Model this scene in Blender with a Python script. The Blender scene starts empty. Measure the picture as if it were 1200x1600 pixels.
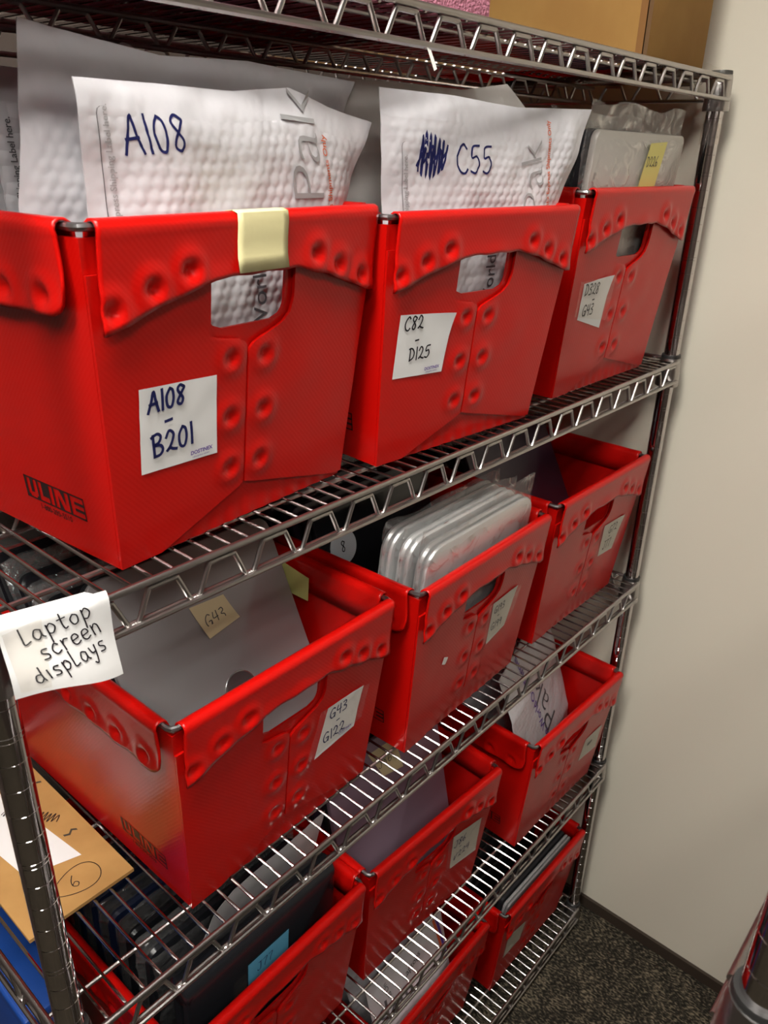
import bpy, math, random
from mathutils import Vector, Matrix, noise
random.seed(7)
C = bpy.context.scene.collection
SC = bpy.context.scene
INCH = .0254

# ------------------------------------------------------------------ camera, world, lights, exposure
def set_camera():
    cd = bpy.data.cameras.new('camera'); co = bpy.data.objects.new('camera', cd); C.objects.link(co)
    yaw, pit, rol = 0.70993, -0.4297, -0.02747
    f = Vector((math.cos(pit)*math.cos(yaw), math.cos(pit)*math.sin(yaw), math.sin(pit)))
    r = Vector((math.sin(yaw), -math.cos(yaw), 0)); d = f.cross(r)
    r2 = r*math.cos(rol)+d*math.sin(rol); d2 = -r*math.sin(rol)+d*math.cos(rol)
    m = Matrix((r2, -d2, -f)).transposed().to_4x4(); m.translation = Vector((-0.16759, -0.5095, 1.7178))
    co.matrix_world = m
    cd.sensor_fit = 'VERTICAL'; cd.sensor_height = 36; cd.sensor_width = 27
    cd.lens = 1223.99/1600*36; cd.clip_start = .02
    cd.dof.use_dof = True; cd.dof.focus_distance = .85; cd.dof.aperture_fstop = 16
    SC.camera = co
set_camera()
SC.view_settings.view_transform = 'Standard'; SC.view_settings.look = 'None'
SC.view_settings.gamma = 1; SC.view_settings.use_curve_mapping = False
SC.view_settings.exposure = 0.28
SC.cycles.max_bounces = 10; SC.cycles.transparent_max_bounces = 24; SC.cycles.caustics_reflective = False
W_ = bpy.data.worlds.new('world'); SC.world = W_; W_.use_nodes = True
W_.node_tree.nodes['Background'].inputs[0].default_value = (.05, .05, .05, 1)
W_.node_tree.nodes['Background'].inputs[1].default_value = .3
LIGHTS = [((-.46, -.34, 2.70), 1.15, .38, 38.0), ((-.75, -1.24, 2.70), 1.15, .38, 18.0)]

# ------------------------------------------------------------------ materials
def mat(name, col, rough=.5, metal=0, spec=.5, bump=None, var=None, emit=None, coat=0):
    m = bpy.data.materials.new(name); m.use_nodes = True; nt = m.node_tree; b = nt.nodes['Principled BSDF']
    b.inputs['Base Color'].default_value = (*col, 1); b.inputs['Roughness'].default_value = rough
    b.inputs['Metallic'].default_value = metal; b.inputs['Specular IOR Level'].default_value = spec
    b.inputs['Coat Weight'].default_value = coat
    tc = nt.nodes.new('ShaderNodeTexCoord')
    if var:                                     # (scale, second colour, amount-threshold)
        n = nt.nodes.new('ShaderNodeTexNoise'); n.inputs['Scale'].default_value = var[0]; n.inputs['Detail'].default_value = 4
        nt.links.new(tc.outputs['Object'], n.inputs['Vector'])
        cr = nt.nodes.new('ShaderNodeValToRGB'); cr.color_ramp.elements[0].position = var[2]; cr.color_ramp.elements[1].position = var[3]
        cr.color_ramp.elements[0].color = (*col, 1); cr.color_ramp.elements[1].color = (*var[1], 1)
        nt.links.new(n.outputs['Fac'], cr.inputs['Fac']); nt.links.new(cr.outputs['Color'], b.inputs['Base Color'])
    if bump:
        kind, scale, strength, dist = bump
        if kind == 'noise':
            n = nt.nodes.new('ShaderNodeTexNoise'); n.inputs['Scale'].default_value = scale; n.inputs['Detail'].default_value = 3; o = n.outputs['Fac']
        elif kind == 'voronoi':
            n = nt.nodes.new('ShaderNodeTexVoronoi'); n.inputs['Scale'].default_value = scale; n.inputs['Randomness'].default_value = .35; o = n.outputs['Distance']
        else:
            n = nt.nodes.new('ShaderNodeTexWave'); n.inputs['Scale'].default_value = scale; n.inputs['Distortion'].default_value = .6; n.bands_direction = 'DIAGONAL'; o = n.outputs['Fac']
        nt.links.new(tc.outputs['Object'], n.inputs['Vector'])
        bp = nt.nodes.new('ShaderNodeBump'); bp.inputs['Strength'].default_value = strength; bp.inputs['Distance'].default_value = dist
        bp.invert = (kind == 'voronoi')
        nt.links.new(o, bp.inputs['Height']); nt.links.new(bp.outputs['Normal'], b.inputs['Normal'])
    if emit:
        b.inputs['Emission Color'].default_value = (*emit[:3], 1); b.inputs['Emission Strength'].default_value = emit[3]
    return m

def film(name, lo=.05, hi=.45, haze=.04, scale=45, bstr=.9, tint=(1, 1, 1), p0=.50, p1=.72):
    m = bpy.data.materials.new(name); m.use_nodes = True; nt = m.node_tree; nt.nodes.clear()
    out = nt.nodes.new('ShaderNodeOutputMaterial'); tr = nt.nodes.new('ShaderNodeBsdfTransparent'); tr.inputs[0].default_value = (*tint, 1)
    gl = nt.nodes.new('ShaderNodeBsdfGlossy'); gl.inputs['Roughness'].default_value = .14
    df = nt.nodes.new('ShaderNodeBsdfDiffuse'); df.inputs[0].default_value = (.85, .85, .85, 1)
    tc = nt.nodes.new('ShaderNodeTexCoord'); n = nt.nodes.new('ShaderNodeTexNoise'); n.inputs['Scale'].default_value = scale; n.inputs['Detail'].default_value = 4
    n.inputs['Distortion'].default_value = 1.8
    bp = nt.nodes.new('ShaderNodeBump'); bp.inputs['Strength'].default_value = bstr; bp.inputs['Distance'].default_value = .004
    nt.links.new(tc.outputs['Object'], n.inputs['Vector']); nt.links.new(n.outputs['Fac'], bp.inputs['Height'])
    for q in (gl, df): nt.links.new(bp.outputs['Normal'], q.inputs['Normal'])
    mr = nt.nodes.new('ShaderNodeMapRange'); mr.inputs['From Min'].default_value = p0; mr.inputs['From Max'].default_value = p1
    mr.inputs['To Min'].default_value = lo; mr.inputs['To Max'].default_value = hi; nt.links.new(n.outputs['Fac'], mr.inputs['Value'])
    m1 = nt.nodes.new('ShaderNodeMixShader'); m1.inputs[0].default_value = haze
    nt.links.new(tr.outputs[0], m1.inputs[1]); nt.links.new(df.outputs[0], m1.inputs[2])
    m2 = nt.nodes.new('ShaderNodeMixShader'); nt.links.new(mr.outputs[0], m2.inputs[0])
    nt.links.new(m1.outputs[0], m2.inputs[1]); nt.links.new(gl.outputs[0], m2.inputs[2]); nt.links.new(m2.outputs[0], out.inputs['Surface'])
    return m

RED = mat('red_corrugated_plastic', (.51, .0035, .002), .28, 0, .35, ('wave', 130, .05, .0012))
CHROME = mat('chrome_wire', (.44, .42, .41), .30, 1)
DECK = mat('chrome_deck_wire', (.46, .435, .43), .11, 1)
CHROMEPOST = mat('chrome_post', (.56, .53, .53), .07, 1)
STEEL = mat('steel_rod', (.45, .45, .46), .3, 1)
SLEEVE = mat('black_sleeve_plastic', (.02, .02, .02), .4)
FOOT = mat('foot_plastic', (.45, .47, .45), .4)
MAILER = mat('white_poly_mailer', (.62, .615, .65), .33, 0, .5, ('voronoi', 92, .75, .0024))
MAILFLAT = mat('white_mailer_film', (.62, .615, .65), .33, 0, .45, ('noise', 26, .5, .005))
ENVELOPE = mat('grey_white_paper', (.60, .58, .56), .7, 0, .3, ('noise', 25, .3, .003))
PAPER = mat('white_paper', (.76, .76, .76), .75, 0, .2, ('noise', 40, .2, .002))
TAPEDPAPER = mat('dulled_paper_under_tape', (.58, .56, .50), .45, 0, .4, ('noise', 40, .25, .002))
INK = mat('blue_black_marker', (.012, .015, .09), .6, 0, .2)
INKBLACK = mat('black_marker', (.012, .010, .014), .6, 0, .2)
PENCIL = mat('grey_pen', (.10, .10, .10), .7, 0, .2)
PRINTGREY = mat('grey_print', (.34, .34, .35), .6)
PRINTDARK = mat('dark_print', (.09, .09, .10), .6)
PRINTORANGE = mat('orange_print', (.62, .12, .04), .6)
PRINTPURPLE = mat('purple_print', (.10, .04, .32), .6)
PRINTBLACK = mat('black_plastic_ink', (.016, .006, .006), .45)
MASKING = mat('cream_masking_tape', (.72, .66, .36), .65, 0, .3, ('noise', 90, .3, .001))
YELLOW = mat('yellow_note', (.75, .70, .25), .8, 0, .2)
TAN = mat('faded_note', (.72, .62, .38), .8, 0, .2)
BLUENOTE = mat('blue_note', (.10, .36, .55), .8, 0, .2)
CARD = mat('brown_cardboard', (.46, .26, .09), .85, 0, .2, ('noise', 60, .15, .002), (18, (.40, .22, .075), .4, .65))
BOXCARD = mat('box_cardboard', (.36, .20, .06), .85, 0, .2, ('noise', 60, .15, .002), (12, (.32, .17, .05), .4, .65))
CARDTAPE = mat('box_seam_tape', (.24, .11, .03), .5)
FOAM = mat('pink_foam', (.88, .36, .50), .9, 0, .1, ('noise', 320, 1, .004))
GREYLID = mat('grey_laptop_lid', (.30, .285, .29), .35, .15, .5)
PURPLELID = mat('purple_grey_laptop_lid', (.29, .20, .27), .4, .1, .4)
DARKLID = mat('dark_plum_laptop_lid', (.045, .025, .05), .3, 0, .5)
BLACKLID = mat('black_laptop_plastic', (.012, .013, .016), .22, 0, .5)
BLACKMATT = mat('black_laptop_base', (.014, .014, .017), .5, 0, .25)
BLUEBLACK = mat('blue_black_laptop', (.012, .02, .055), .3)
SILVER = mat('silver_laptop', (.74, .75, .75), .35, .5)
GREYBAG = mat('grey_laptop', (.50, .485, .45), .45, .1)
MIDGREY = mat('mid_grey_laptop', (.42, .42, .43), .4, .2)
BLUE = mat('blue_plastic', (.01, .06, .30), .4)
BADGE = mat('round_badge', (.30, .30, .31), .2, .8)
STICKERWHITE = mat('round_sticker', (.68, .70, .74), .5)
BAG = film('clear_bag_film', .05, .5, .06, 38, 1.0)
TAPE = film('clear_tape', .04, .18, .05, 30, .3, (1, .98, .95))
SCRAP = mat('white_scrap', (.85, .83, .80), .6)
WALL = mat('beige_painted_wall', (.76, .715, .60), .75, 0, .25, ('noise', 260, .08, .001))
DARKWALL = mat('wall_shade_dark', (.09, .07, .06), .8, 0, .2)  # shade put into the wall colour: less bounce, dark behind shelves and in chrome
CEIL = mat('ceiling_tile', (.55, .54, .51), .9, 0, .2, ('noise', 90, .3, .002))
BASE = mat('brown_baseboard', (.045, .032, .024), .45)
DIFF = mat('light_diffuser', (.9, .9, .9), .5, 0, .3, None, None, (1, .955, .88, 1.0))
FRAME = mat('white_light_frame', (.8, .8, .8), .5)

def carpet():
    m = mat('dark_flecked_carpet', (.035, .03, .024), .95, 0, .1); nt = m.node_tree; b = nt.nodes['Principled BSDF']
    tc = nt.nodes.new('ShaderNodeTexCoord'); mp = nt.nodes.new('ShaderNodeMapping'); mp.inputs['Scale'].default_value = (1, .45, 1)
    mp.inputs['Rotation'].default_value = (0, 0, .35)
    n = nt.nodes.new('ShaderNodeTexNoise'); n.inputs['Scale'].default_value = 260; n.inputs['Detail'].default_value = 2
    n2 = nt.nodes.new('ShaderNodeTexNoise'); n2.inputs['Scale'].default_value = 22; n2.inputs['Detail'].default_value = 3
    nt.links.new(tc.outputs['Object'], mp.inputs['Vector']); nt.links.new(mp.outputs[0], n.inputs['Vector']); nt.links.new(tc.outputs['Object'], n2.inputs['Vector'])
    ad = nt.nodes.new('ShaderNodeMath'); ad.operation = 'MULTIPLY_ADD'; ad.inputs[1].default_value = .35
    nt.links.new(n2.outputs['Fac'], ad.inputs[0]); nt.links.new(n.outputs['Fac'], ad.inputs[2])
    cr = nt.nodes.new('ShaderNodeValToRGB'); e = cr.color_ramp.elements
    e[0].position = .60; e[0].color = (.018, .016, .013, 1); e[1].position = .86; e[1].color = (.20, .165, .115, 1)
    k = e.new(.70); k.color = (.05, .043, .032, 1)
    nt.links.new(ad.outputs[0], cr.inputs['Fac']); nt.links.new(cr.outputs['Color'], b.inputs['Base Color'])
    bp = nt.nodes.new('ShaderNodeBump'); bp.inputs['Strength'].default_value = .8; bp.inputs['Distance'].default_value = .004
    nt.links.new(n.outputs['Fac'], bp.inputs['Height']); nt.links.new(bp.outputs['Normal'], b.inputs['Normal'])
    return m
CARPET = carpet()

# ------------------------------------------------------------------ mesh helpers
def lerp(a, b, t): return a+(b-a)*t
def interp(tab, x):
    if x <= tab[0][0]: return tab[0][1]
    for (a, p), (b, q) in zip(tab, tab[1:]):
        if x <= b: return lerp(p, q, (x-a)/(b-a) if b > a else 0)
    return tab[-1][1]
def smooth_line(pts, n=6, closed=False):
    P = [Vector(p) for p in pts]; out = []; N = len(P)
    if N < 3: 
        return [P[0].lerp(P[-1], i/n) for i in range(n+1)]
    rng = range(N) if closed else range(N-1)
    for i in rng:
        p0 = P[(i-1) % N] if (closed or i > 0) else P[0]; p1 = P[i]; p2 = P[(i+1) % N]
        p3 = P[(i+2) % N] if (closed or i+2 < N) else P[-1]
        for k in range(n):
            t = k/n
            out.append(.5*((2*p1)+(p2-p0)*t+(2*p0-5*p1+4*p2-p3)*t*t+(3*p1-p0-3*p2+p3)*t**3))
    if not closed: out.append(P[-1])
    return out

class MB:
    def __init__(s): s.v = []; s.f = []
    def grid(s, P, flip=False):
        n, m = len(P), len(P[0]); o = len(s.v)
        for r in P: s.v += [tuple(p) for p in r]
        for i in range(n-1):
            for j in range(m-1):
                q = (o+i*m+j, o+i*m+j+1, o+(i+1)*m+j+1, o+(i+1)*m+j)
                s.f.append(q[::-1] if flip else q)
        return o
    def slab(s, A, B):
        n, m = len(A), len(A[0]); a = s.grid(A); b = s.grid(B, True)
        ring = [(0, j) for j in range(m)]+[(i, m-1) for i in range(1, n)]+[(n-1, j) for j in range(m-2, -1, -1)]+[(i, 0) for i in range(n-2, 0, -1)]
        for k in range(len(ring)):
            (i, j), (p, q) = ring[k], ring[(k+1) % len(ring)]
            s.f.append((a+p*m+q, a+i*m+j, b+i*m+j, b+p*m+q))
    def box(s, lo, hi):
        x0, y0, z0 = lo; x1, y1, z1 = hi; o = len(s.v)
        s.v += [(x0, y0, z0), (x1, y0, z0), (x1, y1, z0), (x0, y1, z0), (x0, y0, z1), (x1, y0, z1), (x1, y1, z1), (x0, y1, z1)]
        for q in ((0, 3, 2, 1), (4, 5, 6, 7), (0, 1, 5, 4), (1, 2, 6, 5), (2, 3, 7, 6), (3, 0, 4, 7)): s.f.append(tuple(o+i for i in q))
    def tube(s, pts, r, n=8, closed=False):
        P = [Vector(p) for p in pts]; N = len(P); o = len(s.v); up = None
        for i in range(N):
            a = P[(i-1) % N] if (closed or i > 0) else P[0]; b = P[(i+1) % N] if (closed or i < N-1) else P[-1]
            t = (b-a).normalized()
            if up is None:
                up = Vector((0, 0, 1)) if abs(t.z) < .9 else Vector((0, 1, 0))
            u = (up-t*up.dot(t)).normalized(); w = t.cross(u); up = u
            for k in range(n):
                c = 2*math.pi*k/n; s.v.append(tuple(P[i]+u*(r*math.cos(c))+w*(r*math.sin(c))))
        for i in range(N if closed else N-1):
            for k in range(n):
                a, b = o+i*n, o+((i+1) % N)*n
                s.f.append((a+k, a+(k+1) % n, b+(k+1) % n, b+k))
        if not closed:
            s.f.append(tuple(o+k for k in range(n-1, -1, -1))); s.f.append(tuple(o+(N-1)*n+k for k in range(n)))
    def lathe(s, prof, n=24, at=(0, 0, 0)):
        o = len(s.v); m = len(prof)
        for r, z in prof:
            for k in range(n):
                c = 2*math.pi*k/n; s.v.append((at[0]+r*math.cos(c), at[1]+r*math.sin(c), at[2]+z))
        for i in range(m-1):
            for k in range(n): s.f.append((o+i*n+k, o+i*n+(k+1) % n, o+(i+1)*n+(k+1) % n, o+(i+1)*n+k))
        s.f.append(tuple(o+k for k in range(n-1, -1, -1))); s.f.append(tuple(o+(m-1)*n+k for k in range(n)))
    def rslab(s, w, h, t, rc=.012, e=.003, y0=0, n=6):
        """upright rounded plate: x in +-w/2, z in 0..h, y from y0 to y0+t"""
        def ring(ins, y):
            R = max(rc-ins, .0005); W, Hh = w/2-ins, h-ins; out = []
            for cx, cz, a0 in ((W-R, Hh-R, 0), (-W+R, Hh-R, 90), (-W+R, ins+R, 180), (W-R, ins+R, 270)):
                for k in range(n+1):
                    a = math.radians(a0+90*k/n); out.append((cx+R*math.cos(a), y, cz+R*math.sin(a)))
            return out
        e = min(e, t/2)
        prof = [(e, y0), (e*.3, y0+e*.3), (0, y0+e), (0, y0+t-e), (e*.3, y0+t-e*.3), (e, y0+t)]
        o = len(s.v); m = 4*(n+1)
        for ins, y in prof: s.v += ring(ins, y)
        for i in range(len(prof)-1):
            for k in range(m): s.f.append((o+i*m+k, o+i*m+(k+1) % m, o+(i+1)*m+(k+1) % m, o+(i+1)*m+k))
        s.f.append(tuple(o+k for k in range(m-1, -1, -1))); s.f.append(tuple(o+(len(prof)-1)*m+k for k in range(m)))
    def build(s, name, material, parent=None, smooth=True, angle=40):
        me = bpy.data.meshes.new(name); me.from_pydata(s.v, [], s.f); me.update()
        ob = bpy.data.objects.new(name, me); C.objects.link(ob); me.materials.append(material)
        if smooth:
            me.polygons.foreach_set('use_smooth', [True]*len(me.polygons)); me.set_sharp_from_angle(angle=math.radians(angle))
        if parent: ob.parent = parent
        return ob

def tag(o, label=None, cat=None, group=None, kind=None):
    if label: o['label'] = label
    if cat: o['category'] = cat
    if group: o['group'] = group
    if kind: o['kind'] = kind
    return o
def thing(name, label, cat, loc=(0, 0, 0), rz=0, group=None, rx=0):
    o = bpy.data.objects.new(name, None); C.objects.link(o); o.location = loc; o.rotation_euler = (rx, 0, rz); o.empty_display_size = .05
    return tag(o, label, cat, group)
def struct(name, mb, m): return tag(mb.build(name, m, None, False), None, None, None, 'structure')
def children(o): return [c for c in bpy.data.objects if c.parent == o]
KIDS = {}
def copy_tree(o, parent=None):
    c = o.copy(); C.objects.link(c); c.parent = parent
    for ch in KIDS.get(o.name) or children(o): copy_tree(ch, c)
    return c
def solid(ob, t, off=0):
    m = ob.modifiers.new('thickness', 'SOLIDIFY'); m.thickness = t; m.offset = off
    return ob

# ------------------------------------------------------------------ writing
GL = {
 'A': (.62, [[(0, 0), (.2, .55), (.34, 1), (.46, .5), (.6, 0)], [(.1, .38), (.52, .42)]]),
 'B': (.62, [[(.08, 1), (.1, .5), (.12, 0)], [(0, .92), (.3, 1.02), (.48, .85), (.36, .6), (.14, .52), (.45, .45), (.56, .22), (.4, .02), (.1, 0)]]),
 'C': (.58, [[(.5, .85), (.35, 1), (.1, .75), (0, .4), (.12, .08), (.35, 0), (.5, .14)]]),
 'D': (.62, [[(.1, 1), (.12, .5), (.1, 0)], [(0, .95), (.3, .95), (.55, .6), (.45, .2), (.1, .02)]]),
 'G': (.62, [[(.5, .88), (.3, 1), (.06, .75), (0, .35), (.15, .05), (.4, .08), (.52, .4)], [(.28, .42), (.52, .42), (.5, .0)]]),
 'J': (.55, [[(.15, 1), (.5, 1)], [(.36, 1), (.36, .3), (.25, .02), (.05, .05), (0, .2)]]),
 '0': (.5, [[(.22, .95), (.02, .6), (.06, .12), (.28, .02), (.42, .4), (.38, .82), (.22, .95)]]),
 '1': (.2, [[(.08, 1), (.1, .5), (.1, 0)]]),
 '2': (.58, [[(.02, .7), (.2, .98), (.42, .75), (.26, .3), (.02, .05), (.2, .16), (.35, .08), (.55, .02)]]),
 '3': (.5, [[(.04, .92), (.3, .98), (.38, .75), (.12, .55), (.4, .4), (.38, .08), (.02, .04)]]),
 '4': (.55, [[(.1, .95), (.02, .5), (.46, .52)], [(.4, .98), (.38, 0)]]),
 '5': (.55, [[(.5, .98), (.14, .92), (.08, .55), (.35, .6), (.46, .3), (.25, .02), (0, .08)]]),
 '6': (.5, [[(.42, .98), (.12, .6), (.02, .22), (.22, 0), (.42, .2), (.28, .42), (.06, .3)]]),
 '7': (.5, [[(0, .95), (.42, .98), (.2, .4), (.14, 0)]]),
 '8': (.5, [[(.4, .88), (.2, .98), (.06, .76), (.36, .3), (.24, .02), (.04, .18), (.3, .62), (.44, .82), (.4, .88)]]),
 '9': (.5, [[(.4, .8), (.2, .98), (.04, .72), (.2, .5), (.4, .75), (.34, 0)]]),
 '-': (.4, [[(.02, .45), (.36, .48)]]), ' ': (.35, []), '.': (.2, [[(.05, .05), (.1, .03)]]),
 'l': (.38, [[(.05, 1), (.02, .4), (.02, .02), (.3, .08)]]),
 'a': (.5, [[(.38, .5), (.15, .6), (.0, .25), (.15, 0), (.34, .2), (.38, .52), (.38, .15), (.48, .02)]]),
 'p': (.5, [[(.06, .6), (.06, 0), (.04, -.45)], [(.06, .45), (.25, .62), (.42, .35), (.25, .05), (.06, .1)]]),
 't': (.4, [[(.16, .9), (.14, .3), (.2, 0), (.34, .04)], [(-.02, .6), (.36, .62)]]),
 'o': (.46, [[(.2, .58), (.02, .35), (.12, .02), (.34, .1), (.38, .45), (.2, .58)]]),
 's': (.42, [[(.34, .55), (.12, .58), (.06, .4), (.3, .22), (.26, .02), (.0, .04)]]),
 'c': (.42, [[(.36, .5), (.2, .6), (.02, .3), (.14, .02), (.38, .1)]]),
 'r': (.4, [[(.04, .6), (.06, .3), (.06, 0)], [(.06, .35), (.18, .58), (.36, .55)]]),
 'e': (.44, [[(.04, .28), (.36, .36), (.28, .58), (.06, .5), (.02, .15), (.18, 0), (.4, .1)]]),
 'n': (.5, [[(.04, .6), (.06, 0)], [(.06, .4), (.22, .6), (.36, .45), (.38, 0)]]),
 'N': (.6, [[(.04, .75), (.08, 0), (.4, .8), (.5, .9)]]),
 'd': (.5, [[(.36, .5), (.12, .55), (.0, .2), (.16, 0), (.36, .2)], [(.4, 1), (.36, .3), (.42, 0)]]),
 'i': (.24, [[(.08, .6), (.08, 0)]]),
 'y': (.48, [[(.02, .6), (.1, .25), (.3, .25)], [(.38, .62), (.3, .1), (.14, -.4), (-.02, -.3)]]),
 '~': (1.2, [[(0, .3), (.1, .7), (.18, .2), (.3, .75), (.36, .2), (.5, .7), (.55, .2), (.7, .75), (.75, .25), (.9, .7), (1.0, .3)]]),
 '#': (1.3, [[(0, .1), (.25, 1.1), (.12, -.05), (.4, 1.2), (.3, -.1), (.55, 1.15), (.45, -.15), (.72, 1.1), (.6, -.1), (.88, 1.0), (.78, 0), (1.05, .95), (.9, .1), (1.2, .8)],
               [(-.03, .25), (.3, .75), (.2, .3), (.6, .8), (.5, .25), (.9, .7), (.8, .3), (1.1, .6)]]),
}
def strokes(text, size, gap=.12):
    out = []; x = 0
    for ch in text:
        w, L = GL[ch]
        for l in L: out.append([(x+p[0]*size, p[1]*size) for p in l])
        x += (w+gap)*size
    return out
def handwrite(name, lines, at, ink, parent, width=.0016, off=.0006):
    """lines: (text, u, v, size, rotation in radians); at(u, v, off) -> point on the written surface"""
    mb = MB()
    for text, u0, v0, size, rot in lines:
        c, s = math.cos(rot), math.sin(rot)
        for st in strokes(text, size):
            pts = smooth_line([(p[0], p[1], 0) for p in st], 6)
            A = []; B = []
            for i, p in enumerate(pts):
                t = (pts[min(i+1, len(pts)-1)]-pts[max(i-1, 0)])
                t = t.normalized() if t.length > 1e-9 else Vector((1, 0, 0)); n = Vector((-t.y, t.x, 0))*width/2
                if i == 0: p = p-t*width*.4
                if i == len(pts)-1: p = p+t*width*.4
                for q, L in ((p+n, A), (p-n, B)):
                    L.append(at(u0+q.x*c-q.y*s, v0+q.x*s+q.y*c, off))
            mb.grid([A, B], True)
    return mb.build(name, ink, parent, False)
def text_geo(body, size, bold=0):
    cu = bpy.data.curves.new('text', 'FONT'); cu.body = body; cu.size = size; cu.offset = bold; cu.resolution_u = 3
    ob = bpy.data.objects.new('text', cu); C.objects.link(ob)
    dg = bpy.context.evaluated_depsgraph_get(); me = bpy.data.meshes.new_from_object(ob.evaluated_get(dg))
    v = [(p.co.x, p.co.y) for p in me.vertices]; f = [tuple(p.vertices) for p in me.polygons]
    bpy.data.objects.remove(ob); bpy.data.curves.remove(cu); bpy.data.meshes.remove(me)
    return v, f
def printed(name, lines, at, ink, parent, off=.0005):
    """lines: (text, u, v, size, rotation, bold, x squeeze)"""
    mb = MB()
    for body, u0, v0, size, rot, bold, sq in lines:
        v, f = text_geo(body, size, bold); o = len(mb.v); c, s = math.cos(rot), math.sin(rot)
        mb.v += [tuple(at(u0+sq*p[0]*c-p[1]*s, v0+sq*p[0]*s+p[1]*c, off)) for p in v]
        mb.f += [tuple(o+i for i in q) for q in f]
    return mb.build(name, ink, parent, False)
def quad_sheet(name, corners, at, material, parent, off=.0006, n=8, lift=None, warp=0):
    """corners tl, tr, br, bl in (u, v)"""
    tl, tr, br, bl = corners; P = []
    for i in range(n+1):
        r = []
        for j in range(n+1):
            a, b = j/n, i/n
            u = lerp(lerp(bl[0], br[0], a), lerp(tl[0], tr[0], a), b); v = lerp(lerp(bl[1], br[1], a), lerp(tl[1], tr[1], a), b)
            r.append(at(u, v, off+(lift(a, b) if lift else 0)+warp*noise.noise(Vector((u*60, v*60, 1.7)))))
        P.append(r)
    mb = MB(); mb.grid(P); ob = mb.build(name, material, parent)
    return ob

# ------------------------------------------------------------------ the room
XW, YB, XL, YF, ZC = 1.243, .53, -2.7, -1.75, 2.72
mb = MB(); mb.box((XL-.1, YF-.1, -.1), (XW+.1, YB+.1, 0)); struct('floor', mb, CARPET)
mb = MB(); mb.box((XL-.1, YF-.1, ZC), (XW+.1, YB+.1, ZC+.1)); struct('ceiling', mb, CEIL)
mb = MB(); mb.box((XW, YF-.1, 0), (XW+.1, YB+.1, ZC)); struct('wall_right', mb, WALL)
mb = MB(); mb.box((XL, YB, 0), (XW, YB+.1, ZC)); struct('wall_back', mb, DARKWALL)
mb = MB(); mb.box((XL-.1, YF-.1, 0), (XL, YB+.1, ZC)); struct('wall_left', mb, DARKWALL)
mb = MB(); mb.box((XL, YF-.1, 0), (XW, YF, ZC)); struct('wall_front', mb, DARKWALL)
mb = MB(); mb.box((XW-.008, YF, 0), (XW, YB, .030)); struct('baseboard_right', mb, BASE)
mb = MB(); mb.box((XL, YB-.008, 0), (XW-.008, YB, .030)); struct('baseboard_back', mb, BASE)
for i, (p, sx, sy, e) in enumerate(LIGHTS):
    lab = ['rectangular ceiling light panel above the aisle in front of the red totes', 'rectangular ceiling light panel near the front wall behind the camera side of the aisle'][i]
    t = thing('ceiling_light', lab, 'light', p, 0)
    mb = MB()
    for lo, hi in (((-sx/2, -sy/2, -.02), (sx/2, -sy/2+.02, .02)), ((-sx/2, sy/2-.02, -.02), (sx/2, sy/2, .02)),
                   ((-sx/2, -sy/2, -.02), (-sx/2+.02, sy/2, .02)), ((sx/2-.02, -sy/2, -.02), (sx/2, sy/2, .02))): mb.box(lo, hi)
    mb.build('frame', FRAME, t, False)
    m = DIFF.copy(); m.node_tree.nodes['Principled BSDF'].inputs['Emission Strength'].default_value = e
    mb = MB(); mb.box((-sx/2+.02, -sy/2+.02, -.012), (sx/2-.02, sy/2-.02, -.002)); mb.build('diffuser', m, t, False)

# ------------------------------------------------------------------ wire shelving
PW, PD = 1.17667, .415
SZ = [1.832, 1.40333, .96439, .50503, .0545]
PITCH = .05947
def groove_profile(ztop, zbot, zj):
    r, d = .0127, .0004; L = []; 
    zs = []
    for k in range(-12, 62):
        z = (62-k)*INCH
        if k <= 30: zs.append(z); 
        if k <= 30 and k % 5 == 0: zs.append(z-.0046)
        if k >= 31: zs.append(z)
        if k >= 31 and (k-31) % 5 == 0: zs.append(z-.0046)
    prof = [(.0001, ztop), (r-.002, ztop), (r, ztop-.002)]
    for z in sorted(zs, reverse=True):
        if z > ztop-.006 or z < zbot+.006: continue
        prof += [(r, z+.0005), (r-d, z+.0001), (r-d, z-.0001), (r, z-.0005)]
    prof += [(r, zbot), (.0001, zbot)]
    return prof[::-1]
def zigzag(x0, x1, phase, ztop, zbot, fix):
    pts = []; k = math.floor((x0-phase)/PITCH)-1
    while phase+k*PITCH < x1+PITCH:
        c = phase+k*PITCH
        for dx, z in ((-.0045, zbot+.001), (0, zbot), (.0045, zbot+.001), (.0155, ztop-.002), (.019, ztop), (PITCH-.019, ztop), (PITCH-.0155, ztop-.002)):
            x = c+dx
            if x0 <= x <= x1: pts.append(fix(x, z))
        k += 1
    return smooth_line(pts, 3)
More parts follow.
